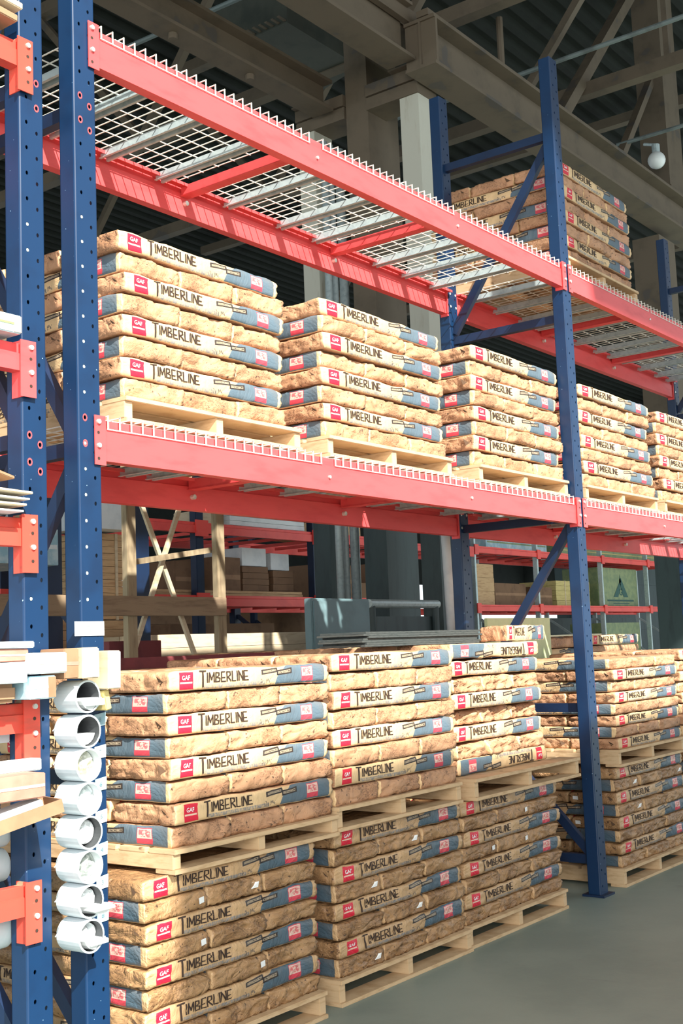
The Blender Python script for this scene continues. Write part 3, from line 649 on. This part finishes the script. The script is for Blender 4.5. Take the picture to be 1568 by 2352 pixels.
# ---------------------------------------------------------------- things on and beside the two left posts
def crumpled_disc(m, rad, ox, seed):
    rings, seg = 7, 28; i0 = len(m.v)
    for i in range(rings + 1):
        for a in range(seg):
            rr_ = rad * i / rings; x, z = rr_ * math.cos(a * 2 * math.pi / seg), rr_ * math.sin(a * 2 * math.pi / seg)
            n_ = noise.noise(Vector((x * 45 + seed * 3, z * 45, seed))) * .016 + noise.noise(Vector((x * 120, z * 90, seed))) * .006
            m.v.append((x + ox, -.072 + (n_ if i < rings else n_ * .3), z))
    for i in range(rings):
        for a in range(seg): m.f.append((i0 + i * seg + a, i0 + i * seg + (a + 1) % seg, i0 + (i + 1) * seg + (a + 1) % seg, i0 + (i + 1) * seg + a)); m.m.append(0)
for k in range(8):
    zc = 1.328 - .1055 * k + (.004 if k == 0 else 0)
    place = ('topmost', 'second from top', 'third from top', 'fourth from top', 'fifth from top', 'sixth from top', 'seventh from top', 'lowest')[k]
    look = ('dark inside above white sheets', 'dark inside above folded sheet', 'filled with pale rolled sheets', 'filled with crumpled clear film', 'bright roll filling its mouth', 'closed by a cloudy disc', 'white strip poking far out', 'white slab poking out')[k]
    t = thing('plastic_tube', 'white tube between the left posts, %s, %s' % (place, look), 'tube', (-.168, 0, zc), 'white tubes between the left posts')
    m = MB(); n = 28; ro, ri = .0526, .0465
    for a in range(n):
        t0, t1 = a * 2 * math.pi / n, (a + 1) * 2 * math.pi / n
        P = lambda r, y, tt: (r * math.cos(tt), y, r * math.sin(tt))
        m.quad([P(ro, 0, t0), P(ro, 0, t1), P(ro, -.105, t1), P(ro, -.105, t0)]); m.quad([P(ro, -.105, t0), P(ro, -.105, t1), P(ri, -.105, t1), P(ri, -.105, t0)])
    smooth_shade(m.build('tube_shell', 'pvc', t))
    m = MB()
    for a in range(n):
        t0, t1 = a * 2 * math.pi / n, (a + 1) * 2 * math.pi / n
        m.quad([P(ri, -.104, t0), P(ri, -.104, t1), P(ri, -.004, t1), P(ri, -.004, t0)])
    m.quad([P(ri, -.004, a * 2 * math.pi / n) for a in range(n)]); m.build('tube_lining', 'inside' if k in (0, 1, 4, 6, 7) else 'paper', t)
    m = MB()
    if k in (0, 1, 6, 7):
        out = (.035, -.004, .075, .035)[(0, 1, 6, 7).index(k)]; top = (-.004, -.008, -.016, -.012)[(0, 1, 6, 7).index(k)]
        pts = [(.044 * math.cos(a), .044 * math.sin(a)) for a in [math.pi + j * math.pi / 10 for j in range(11)]]; pts = [(x, z) for x, z in pts if z < top + .001]
        pts = [(-.043, top)] + [p_ for p_ in pts if p_[1] < top - .002] + [(.043, top)]
        i0 = len(m.v); nn = len(pts)
        m.v += [(x + (out * .5 if y_ < -.05 else 0), y_, z) for y_ in (-.005, -.088 - max(0, out * .4)) for x, z in pts]
        for q in range(nn): m.f.append((i0 + q, i0 + (q + 1) % nn, i0 + nn + (q + 1) % nn, i0 + nn + q)); m.m.append(0)
        m.f.append(tuple(i0 + nn + q for q in range(nn))); m.m.append(0)
        m.build('folded_sheets', 'paper', t)
        if out > .03:
            m = MB(); m.box(-.01, .05 + out * .35, -.10 - out * .45, -.05, -.030, top - .004, 0, .002); m.build('protruding_sheet', 'white', t)
    else:
        mat = worn('cloudy_film_%d' % k, ((.30, .30, .20), (.34, .40, .41), (.66, .7, .72), (.20, .23, .22))[k - 2], ((.52, .54, .50), (.60, .66, .68), (.6, .64, .68), (.36, .40, .38))[k - 2], 26, .4, .6, rough=.35, stretch=(1, 1, 1))
        crumpled_disc(m, .0448 if k != 4 else .038, .0 if k != 4 else .0065, k); m.build('rolled_sheets', mat, t)
    if k in (6, 7):
        m = MB(); crumpled_disc(m, .037, .0075, k); m.build('rolled_sheets', 'paper', t)
    m = MB(); pts = [Vector((-.053, -.02, .040)), Vector((-.062, -.03, .036)), Vector((-.074, -.035, .018)), Vector((-.082, -.03, .006))]
    for a, b_ in zip(pts, pts[1:]): m.tube(a, b_, .0016, 6)
    m.build('wire_tie', 'wire', t)
    tg = thing('number_tag', 'pale number tag on the near blue post beside the %s white tube' % place, 'tag', (-.056, -.004, zc + .004), 'number tags on the blue post')
    m = MB(); m.quad([(0, 0, 0), (.050, 0, .004), (.052, 0, .046), (0, -.003, .040)]); m.quad([(0, .002, 0), (.050, .002, .004), (.052, .002, .046), (0, -.001, .040)]); m.build('tag_sheet', 'bluewrap' if k % 2 else 'paper', tg)
    vs, fs = text_bm(str(3 + (k * 5) % 6), .010, .014); m = MB(); m.v = [(.020 + a, -.0024, .016 + b_) for a, b_ in vs]; m.f = fs; m.m = [0] * len(fs); m.build('digit', 'cabinet', tg)

def carton(name, label, cat, x0, x1, y0, y1, z0, z1, mat, tape=None, rot=0, group=None, bev=.003, end=None):
    t = thing(name, label, cat, ((x0 + x1) / 2, (y0 + y1) / 2, z0), group); t.rotation_euler = (0, rot, 0)
    hx, hy = (x1 - x0) / 2, (y1 - y0) / 2; m = MB(); m.box(-hx, hx, -hy, hy, 0, z1 - z0, 0, min(bev, (z1 - z0) * .2, hx * .3)); m.build('carton_body' if 'carton' in name or 'box' in name else 'body', mat, t)
    if tape: m = MB(); m.box(-hx * .96, hx * .96, -hy - .0015, -hy, (z1 - z0) * .44, (z1 - z0) * .56); m.build('end_strip', tape, t)
    if end: m = MB(); m.box(hx - .03, hx - .002, -hy - .002, -hy, .004, z1 - z0 - .004); m.build('end_flap', end, t)
    return t
G = 'cartons and boards on the left rack'
carton('flat_board', 'thin white board on top of the left pile of cartons', 'board', -.72, -.405, -.14, .5, 1.492, 1.512, 'white', group=G)
carton('carton', 'faded pink carton under the thin white board, left rack', 'carton', -.75, -.42, -.13, .6, 1.452, 1.490, 'pinkcard', 'white', group=G)
carton('carton', 'long white carton at the far left of the pile', 'carton', -.78, -.44, -.15, .6, 1.388, 1.450, 'white', 'paper', group=G)
carton('carton', 'white carton jutting past the left blue post', 'carton', -.432, -.290, -.15, -.012, 1.412, 1.476, 'white', 'cream', end='cream', group=G)
carton('carton', 'pale blue carton with a tan edge under the white one', 'carton', -.425, -.325, -.14, -.012, 1.336, 1.406, 'bluewrap', 'white', end='tan', group=G)
carton('rounded_bundle', 'tan rounded bundle lying on the orange beam', 'bundle', -.74, -.44, -.10, .5, 1.330, 1.385, 'tan', group=G, bev=.018)
carton('tan_board_end', 'grey-tan panel end left of three standing above the topmost tube', 'panel', -.283, -.225, -.13, -.012, 1.392, 1.487, 'tan', 'pinkcard', group=G)
carton('cream_board_end', 'cream panel end, middle of three above the topmost tube', 'panel', -.218, -.150, -.14, -.012, 1.390, 1.488, 'cream', None, end='white', group=G)
carton('cream_board_end', 'cream panel end hanging lowest, rightmost of three above the tubes', 'panel', -.112, -.060, -.14, -.012, 1.352, 1.476, 'cream', None, end='white', rot=.02, group=G)
carton('frayed_scrap', 'frayed brown and yellow scrap under the cream panel', 'scrap', -.094, -.070, -.11, -.02, 1.285, 1.350, 'yellowlumber', rot=-.2, group=G)
carton('flat_board', 'pale blue board behind the orange connector', 'board', -.9, -.345, .06, .6, 1.200, 1.288, 'bluewrap', group=G)
carton('flat_board', 'white board sticking out just above the tan tray', 'board', -.9, -.318, -.06, -.008, 1.116, 1.152, 'white', group=G)
carton('carton', 'pink and cream carton standing on the tan tray', 'carton', -.62, -.385, -.16, -.03, 1.045, 1.118, 'pinkcard', 'cream', group=G)
t = thing('open_tray', 'tan open tray with white lining sticking out before the left post', 'tray', (-.49, -.10, .965), G); t.rotation_euler = (0, -.22, -.25)
m = MB(); m.box(-.3, .16, -.07, .05, 0, .004); m.box(-.3, .16, -.074, -.07, 0, .040); m.box(-.3, .16, .05, .054, 0, .04); m.box(.156, .16, -.07, .05, 0, .04); m.build('tray_body', 'tan', t)
m = MB(); m.box(-.28, .12, -.03, .045, .005, .05, 0, .004); m.build('white_lining', 'paper', t)
for k, (z, x1, r, lab) in enumerate(((.925, -.338, .056, 'upper'), (.815, -.340, .052, 'middle'), (.618, -.337, .060, 'lowest'))):
    t = thing('plastic_pipe', 'thick pale %s pipe lying behind the left blue post' % lab, 'pipe', (x1, .145, z), 'pale pipes on the left rack')
    m = MB(); m.tube((-1.5, 0, 0), (.02, 0, 0), r, 24, cap=False); smooth_shade(m.build('pipe_wall', 'pvc', t)); m = MB(); m.tube((-1.5, 0, 0), (.015, 0, 0), r - .006, 24); m.build('pipe_bore', 'inside', t)
for k in range(4):
    carton('flexible_sheet', 'white sheet, %s of four curling beside the left blue post' % ('lowest', 'second', 'third', 'topmost')[k], 'sheet', -.80, -.385 + .012 * k, -.07, .5, 1.916 + .022 * k, 1.922 + .022 * k + (.002 if k % 2 else 0), 'paper' if k % 2 == 0 else 'cream', group='loose sheets', rot=.01 * k)
carton('tan_folder', 'tan folded sheet leaning up on the white sheets', 'sheet', -.72, -.40, -.05, .3, 2.06, 2.070, 'tan', rot=.25, group='loose sheets')
carton('wrapped_pack', 'pack in cloudy green film and tan paper on the second beam end', 'pack', -.78, -.372, -.05, .5, 2.492, 2.552, 'bluewrap', 'greenwrap', end='cream', group=G)
carton('flat_board', 'cream board end at the very top left corner', 'board', -.8, -.362, -.06, .4, 3.605, 3.628, 'cream', rot=.06, group=G)
carton('flat_board', 'tan board under the cream one in the top left corner', 'board', -.8, -.375, -.05, .4, 3.56, 3.585, 'tan', rot=.06, group=G)

# ---------------------------------------------------------------- wooden frame and board behind the rack
t = thing('timber_trestle', 'weathered wooden post frame with crossed light battens behind the rack', 'frame', (0, 2.22, 0))
for x in (2.18, 2.965):
    m = MB(); m.box(x, x + .075, 0, .05, 0, 2.62, 0, .004); m.build('wooden_post', 'wood', t)
m = MB(); m.box(-.4, 3.0, -.040, -.002, 1.697, 1.814, 0, .003); m.build('wide_board', 'woodh', t)
m = MB(); m.bar((2.25, .07, 2.02), (2.97, .07, 2.128), .03, .035); m.build('cross_rail', 'wood', t)
m = MB(); m.bar((2.27, .10, 1.40), (2.83, .10, 2.61), .02, .030); m.build('diagonal_batten', 'cream', t)
m = MB(); m.bar((2.32, .125, 2.61), (2.91, .125, 1.35), .02, .030); m.build('diagonal_batten', 'cream', t)
t = thing('white_pole', 'bright white plastic pole leaning beside the dark columns', 'pole', (4.60, 1.5, 0)); m = MB(); m.tube((.03, 0, 1.40), (-.01, 0, 2.75), .033, 14); smooth_shade(m.build('pole_shaft', 'white', t)); m = MB(); m.tube((.05, 0, 0), (.03, 0, 1.40), .033, 14); m.build('pole_foot', 'blue_dark', t)
carton('board_stack', 'dark red flat board lying behind the front stacks', 'board', 1.16, 2.40, 1.28, 1.325, 0, 1.450, 'maroon')
carton('carton', 'dark maroon carton on the red board', 'carton', 2.28, 2.72, 2.5, 2.8, 0, 1.555, 'maroon')
carton('plastic_board', 'pale green board standing behind the loose kraft bundle', 'board', 4.62, 5.57, 1.20, 1.225, 0, 1.629, 'palegreen')

# ---------------------------------------------------------------- racks farther back
def far_rack(label, y, xs, zs, h, depth=1.1, mat='farred', pm='blue_dark', pw=.10, grp='racks farther back'):
    t = thing('storage_rack', label, 'rack', (0, y, 0), grp)
    for x in xs:
        for yy in (0, depth):
            m = MB(); m.box(x, x + pw, yy, yy + .08, 0, h, 0, .004); m.build('post', pm, t)
        for a, b_ in ((.3, 1.05), (1.15, 1.85)):
            if b_ < h: m = MB(); m.bar((x + pw / 2, .06, a), (x + pw / 2, depth, b_), .03, .04); m.build('diagonal_brace', pm, t)
    for z in zs:
        for xa, xb in zip(xs, xs[1:]):
            for yy in (-.02, depth + .05):
                m = MB(); m.prof([(yy, z - .1), (yy + .05, z - .1), (yy + .05, z), (yy + .012, z), (yy + .012, z - .025), (yy, z - .03)], xa + pw, xb); m.build('beam', mat, t)
            for q in range(4):
                xx = xa + pw + (q + .5) * (xb - xa - pw) / 4; m = MB(); m.bar((xx, 0, z - .055), (xx, depth, z - .055), .03, .03); m.build('cross_tie', mat, t)
        for x in xs:
            m = MB(); m.box(x - .03, x + pw + .03, -.035, -.018, z - .13, z + .02); m.build('connector_plate', mat, t)
    return t
def pack(name, label, cat, x0, x1, y0, y1, z0, z1, mat, rows, strap=None, grp=None, cols=3):
    """layered pack of boards with straps"""
    t = thing(name, label, cat, (x0, y0, z0), grp); m = MB(); rr = random.Random(hash(label) % 999 if False else len(label)); h = (z1 - z0) / rows
    for r in range(rows):
        for c_ in range(cols):
            ya = (y1 - y0) * c_ / cols; e = rr.uniform(0, .02)
            m.box(e, x1 - x0 - rr.uniform(0, .02), ya + .003, ya + (y1 - y0) / cols - .003, r * h + .003, (r + 1) * h)
    m.build('boards', mat, t)
    if strap:
        m = MB()
        for q in (.25, .75): xx = (x1 - x0) * q; m.box(xx, xx + .025, -.004, y1 - y0 + .004, -.001, z1 - z0 + .004)
        m.build('strap', strap, t)
    return t
GB = 'goods on the racks farther back'
far_rack('blue and red rack farther back on the left, below the shelf', 4.5, (3.0, 5.15, 6.86, 8.6), (1.99, 2.655), 3.3)
far_rack('second far rack seen between the dark columns', 6.0, (8.9, 10.55, 12.45), (2.86,), 3.4, pw=.06)
far_rack('distant rack with red beams beyond the middle post', 6.0, (12.6, 14.55, 16.95, 18.95, 21.0), (2.03, 2.90), 3.4, pw=.05, pm='galv')
far_rack('thick blue post rack right behind the wooden frame', 2.85, (2.83,), (), 3.5, depth=.9, pw=.14)
pack('lumber_stack', 'tall tan lumber stack right of the near left post', 'lumber', 3.28, 3.68, 3.86, 4.4, 1.745, 2.405, 'lumber', 13, 'cream', GB)
pack('lumber_stack', 'reddish lumber stack below the wide board, left', 'lumber', 2.99, 3.75, 3.86, 4.4, 0, 1.74, 'lumber', 24, None, GB)
carton('wrapped_pack', 'pale blue wrapped pack seen between the two left posts', 'pack', 2.2, 2.81, 3.6, 4.3, 2.12, 2.375, 'bluewrap', 'white', group=GB)
carton('wrapped_pack', 'pale wrapped pack high between the two left posts', 'pack', 2.6, 3.1, 4.4, 4.45, 2.50, 2.66, 'bluewrap', group=GB)
carton('wrapped_pack', 'bright white wrapped pack above the tan lumber', 'pack', 3.18, 3.60, 3.7, 4.2, 2.42, 2.66, 'white', group=GB)
pack('lumber_stack', 'pink-brown cartons under the tan lumber at left', 'lumber', 2.99, 3.38, 3.2, 3.5, 0, 1.54, 'pinkcard', 12, None, GB)
carton('carton', 'large brown carton behind the crossed battens', 'carton', 5.27, 5.64, 4.9, 5.5, 1.995, 2.34, 'brownbox', 'tan', group=GB)
carton('carton', 'brown carton left of the white wrapped goods', 'carton', 5.66, 6.02, 4.75, 5.4, 1.995, 2.38, 'brownbox', 'tan', group=GB)
pack('lumber_stack', 'brown flat packs on the lower far shelf', 'lumber', 6.05, 6.45, 4.75, 5.4, 1.995, 2.30, 'brownbox', 5, None, GB)
pack('lumber_stack', 'brown flat packs beside the far blue post', 'lumber', 6.5, 6.84, 4.75, 5.4, 1.995, 2.27, 'brownbox', 4, None, GB)
carton('wrapped_pack', 'crinkled white wrapped pack on the far shelf, left of far post', 'pack', 6.1, 6.47, 4.8, 5.4, 2.31, 2.49, 'white', group=GB)
carton('wrapped_pack', 'crinkled white wrapped pack on the far shelf, right of far post', 'pack', 6.54, 6.83, 4.8, 5.4, 2.28, 2.45, 'white', group=GB)
pack('white_moulding', 'long white mouldings on the top far shelf', 'moulding', 5.66, 6.8, 4.55, 5.3, 2.665, 2.80, 'white', 3, None, GB)
pack('plank_stack', 'flat tan planks on the lower far red beam', 'planks', 4.4, 6.8, 4.60, 4.70, 1.992, 2.045, 'lumber', 2, None, GB, 1)
carton('carton', 'pale yellow carton above the crossed battens', 'carton', 5.27, 5.62, 4.6, 4.9, 2.665, 2.78, 'cream', group=GB)
pack('board_stack', 'long cream boards stacked low behind the front stacks', 'boards', 3.4, 5.30, 3.3, 3.82, 0, 1.61, 'cream', 16, None, GB)
carton('carton', 'dark brown cartons below the far red beam', 'carton', 5.3, 6.8, 5.0, 5.5, 1.2, 1.75, 'brownbox', group=GB)
for k, (xa, xb, z0, z1, mat, lab) in enumerate(((9.0, 9.75, 2.1, 2.52, 'brownbox', 'brown carton between the conduits and the dark column'), (9.8, 10.5, 1.6, 2.3, 'brownbox', 'brown carton stack low between the dark columns'),
        (10.62, 11.2, 2.1, 2.6, 'tan', 'tan upright boards beside the pale column base'), (9.0, 9.9, 2.87, 3.05, 'lumber', 'tan planks on the red beam between the dark columns'))):
    carton('carton', lab, 'carton', xa, xb, 6.1, 6.9, z0, z1, mat, 'tan' if mat == 'brownbox' else None, group=GB)
pack('lumber_stack', 'dark brown upright slats just right of the far blue post', 'lumber', 12.75, 13.5, 6.2, 6.9, 2.04, 2.66, 'lumber', 3, None, GB)
carton('carton', 'low brown carton on the far red beam left of the blue brace', 'carton', 13.5, 14.5, 6.2, 6.9, 2.04, 2.38, 'brownbox', 'tan', group=GB)
carton('carton', 'low brown carton on the far red beam behind the blue brace', 'carton', 14.65, 15.4, 6.2, 6.9, 2.04, 2.34, 'brownbox', 'tan', group=GB)
pack('lumber_stack', 'yellow lumber stack on the far red beam behind the middle post', 'lumber', 15.55, 16.85, 6.2, 6.9, 2.04, 2.46, 'yellowlumber', 5, 'cream', GB)
carton('wrapped_pack', 'white wrapped pack with green marks on the top far beam', 'pack', 13.3, 15.3, 6.2, 6.9, 2.91, 3.12, 'bluewrap', 'greenwrap', group=GB)
carton('wrapped_pack', 'long yellow-green wrapped pack on the top far beam', 'pack', 15.7, 20.5, 6.2, 6.9, 2.91, 3.08, 'greenwrap', 'yellowlumber', group=GB)
carton('wrapped_pack', 'grey-green wrapped pack standing low at far right', 'pack', 17.4, 18.9, 6.2, 6.9, 1.1, 1.74, 'greenwrap', group=GB)
pack('plank_stack', 'pale planks low behind the middle post', 'planks', 14.7, 16.8, 6.0, 6.4, 1.3, 1.55, 'cream', 4, None, GB)
t = thing('wrapped_pack', 'green wrapped pack with a dark triangle emblem on the far shelf', 'pack', (17.2, 6.2, 2.04), GB)
m = MB(); m.box(0, 1.72, 0, .7, 0, .70, 0, .01); m.build('wrap', 'greenwrap', t)
m = MB(); y = -.004
m.quad([(.62, y, .17), (.82, y, .17), (.96, y, .40), (.92, y, .52), (.90, y, .44)]); m.quad([(1.26, y, .17), (1.06, y, .17), (.90, y, .44), (.94, y, .52), (.98, y, .52)]); m.quad([(.94, y, .60), (.90, y, .44), (.98, y, .44)]); m.build('triangle_emblem', 'greenprint', t)
vs, fs = text_bm('G', .14, .13, .02); m = MB(); m.v = [(.87 + a, y, .20 + b_) for a, b_ in vs]; m.f = fs; m.m = [0] * len(fs); m.build('emblem_letter', 'greenprint', t)
m = MB(); m.box(.35, 1.5, -.004, -.001, .09, .12); m.box(.6, 1.3, -.004, -.001, .045, .06); m.build('printed_line', 'greenprint', t)

# goods standing on the floor behind the far racks
for k, (xa, xb, y0, y1, z1, mat, lab) in enumerate(((2.5, 6.0, 7.2, 8.0, 2.25, 'brownbox', 'dark brown pallet load on the floor behind the left far rack'), (6.1, 9.6, 7.4, 8.2, 2.2, 'brownbox', 'brown pallet load on the floor behind the cabinet'),
        (9.8, 12.6, 7.6, 8.4, 2.5, 'brownbox', 'tall brown pallet load behind the dark columns'), (12.9, 16.6, 7.9, 8.9, 1.86, 'teal', 'dark wrapped load on the floor behind the distant rack, left part'),
        (16.8, 22.5, 7.9, 8.9, 1.90, 'teal', 'dark wrapped load on the floor behind the distant rack, right part'), (15.6, 17.2, 8.0, 8.8, 0, '', ''), (23, 30, 9, 10, 3.3, 'teal', 'tall dark load at the far right end of the hall'))):
    if z1: pack('pallet_load', lab, 'pallet load', xa, xb, y0, y1, 0.0, z1, mat, 6, None, GB)
# red overspray rings round post holes near the connectors
for tname, pts in (('upright_frame', ((.030, 3.452), (.072, 3.424), (.030, 3.364), (.072, 3.336), (.030, 2.300), (.030, 2.213))), ('upright_frame.001', ((.072, 3.424), (.072, 3.336), (.030, 2.213), (.072, 2.186), (.030, 2.124), (.072, 2.096)))):
    for (x, z) in pts:
        off = 0 if x < .05 else -.028; z = .012 + (round((z - .012 - off) / HG - .5) + .5) * HG + off; m = MB()
        for a in range(10):
            t0, t1 = a * math.pi / 5, (a + 1) * math.pi / 5; P = lambda r_, tt: (x + r_ * math.cos(tt), -.0006, z + 1.3 * r_ * math.sin(tt)); m.quad([P(.0060, t0), P(.0105, t0), P(.0105, t1), P(.0060, t1)])
        m.build('red_paint_ring', 'red', bpy.data.objects[tname])
# pale discs painted as daylight through the left hole column of two posts
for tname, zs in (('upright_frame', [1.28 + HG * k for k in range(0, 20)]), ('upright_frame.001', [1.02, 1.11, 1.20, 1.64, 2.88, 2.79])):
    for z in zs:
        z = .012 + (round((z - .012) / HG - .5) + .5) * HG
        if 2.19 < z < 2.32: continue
        m = MB(); m.tube((.030, .0035, z), (.030, .0005, z), .0058, 10); m.build('rivet_or_lit_hole', 'zinc', bpy.data.objects[tname])
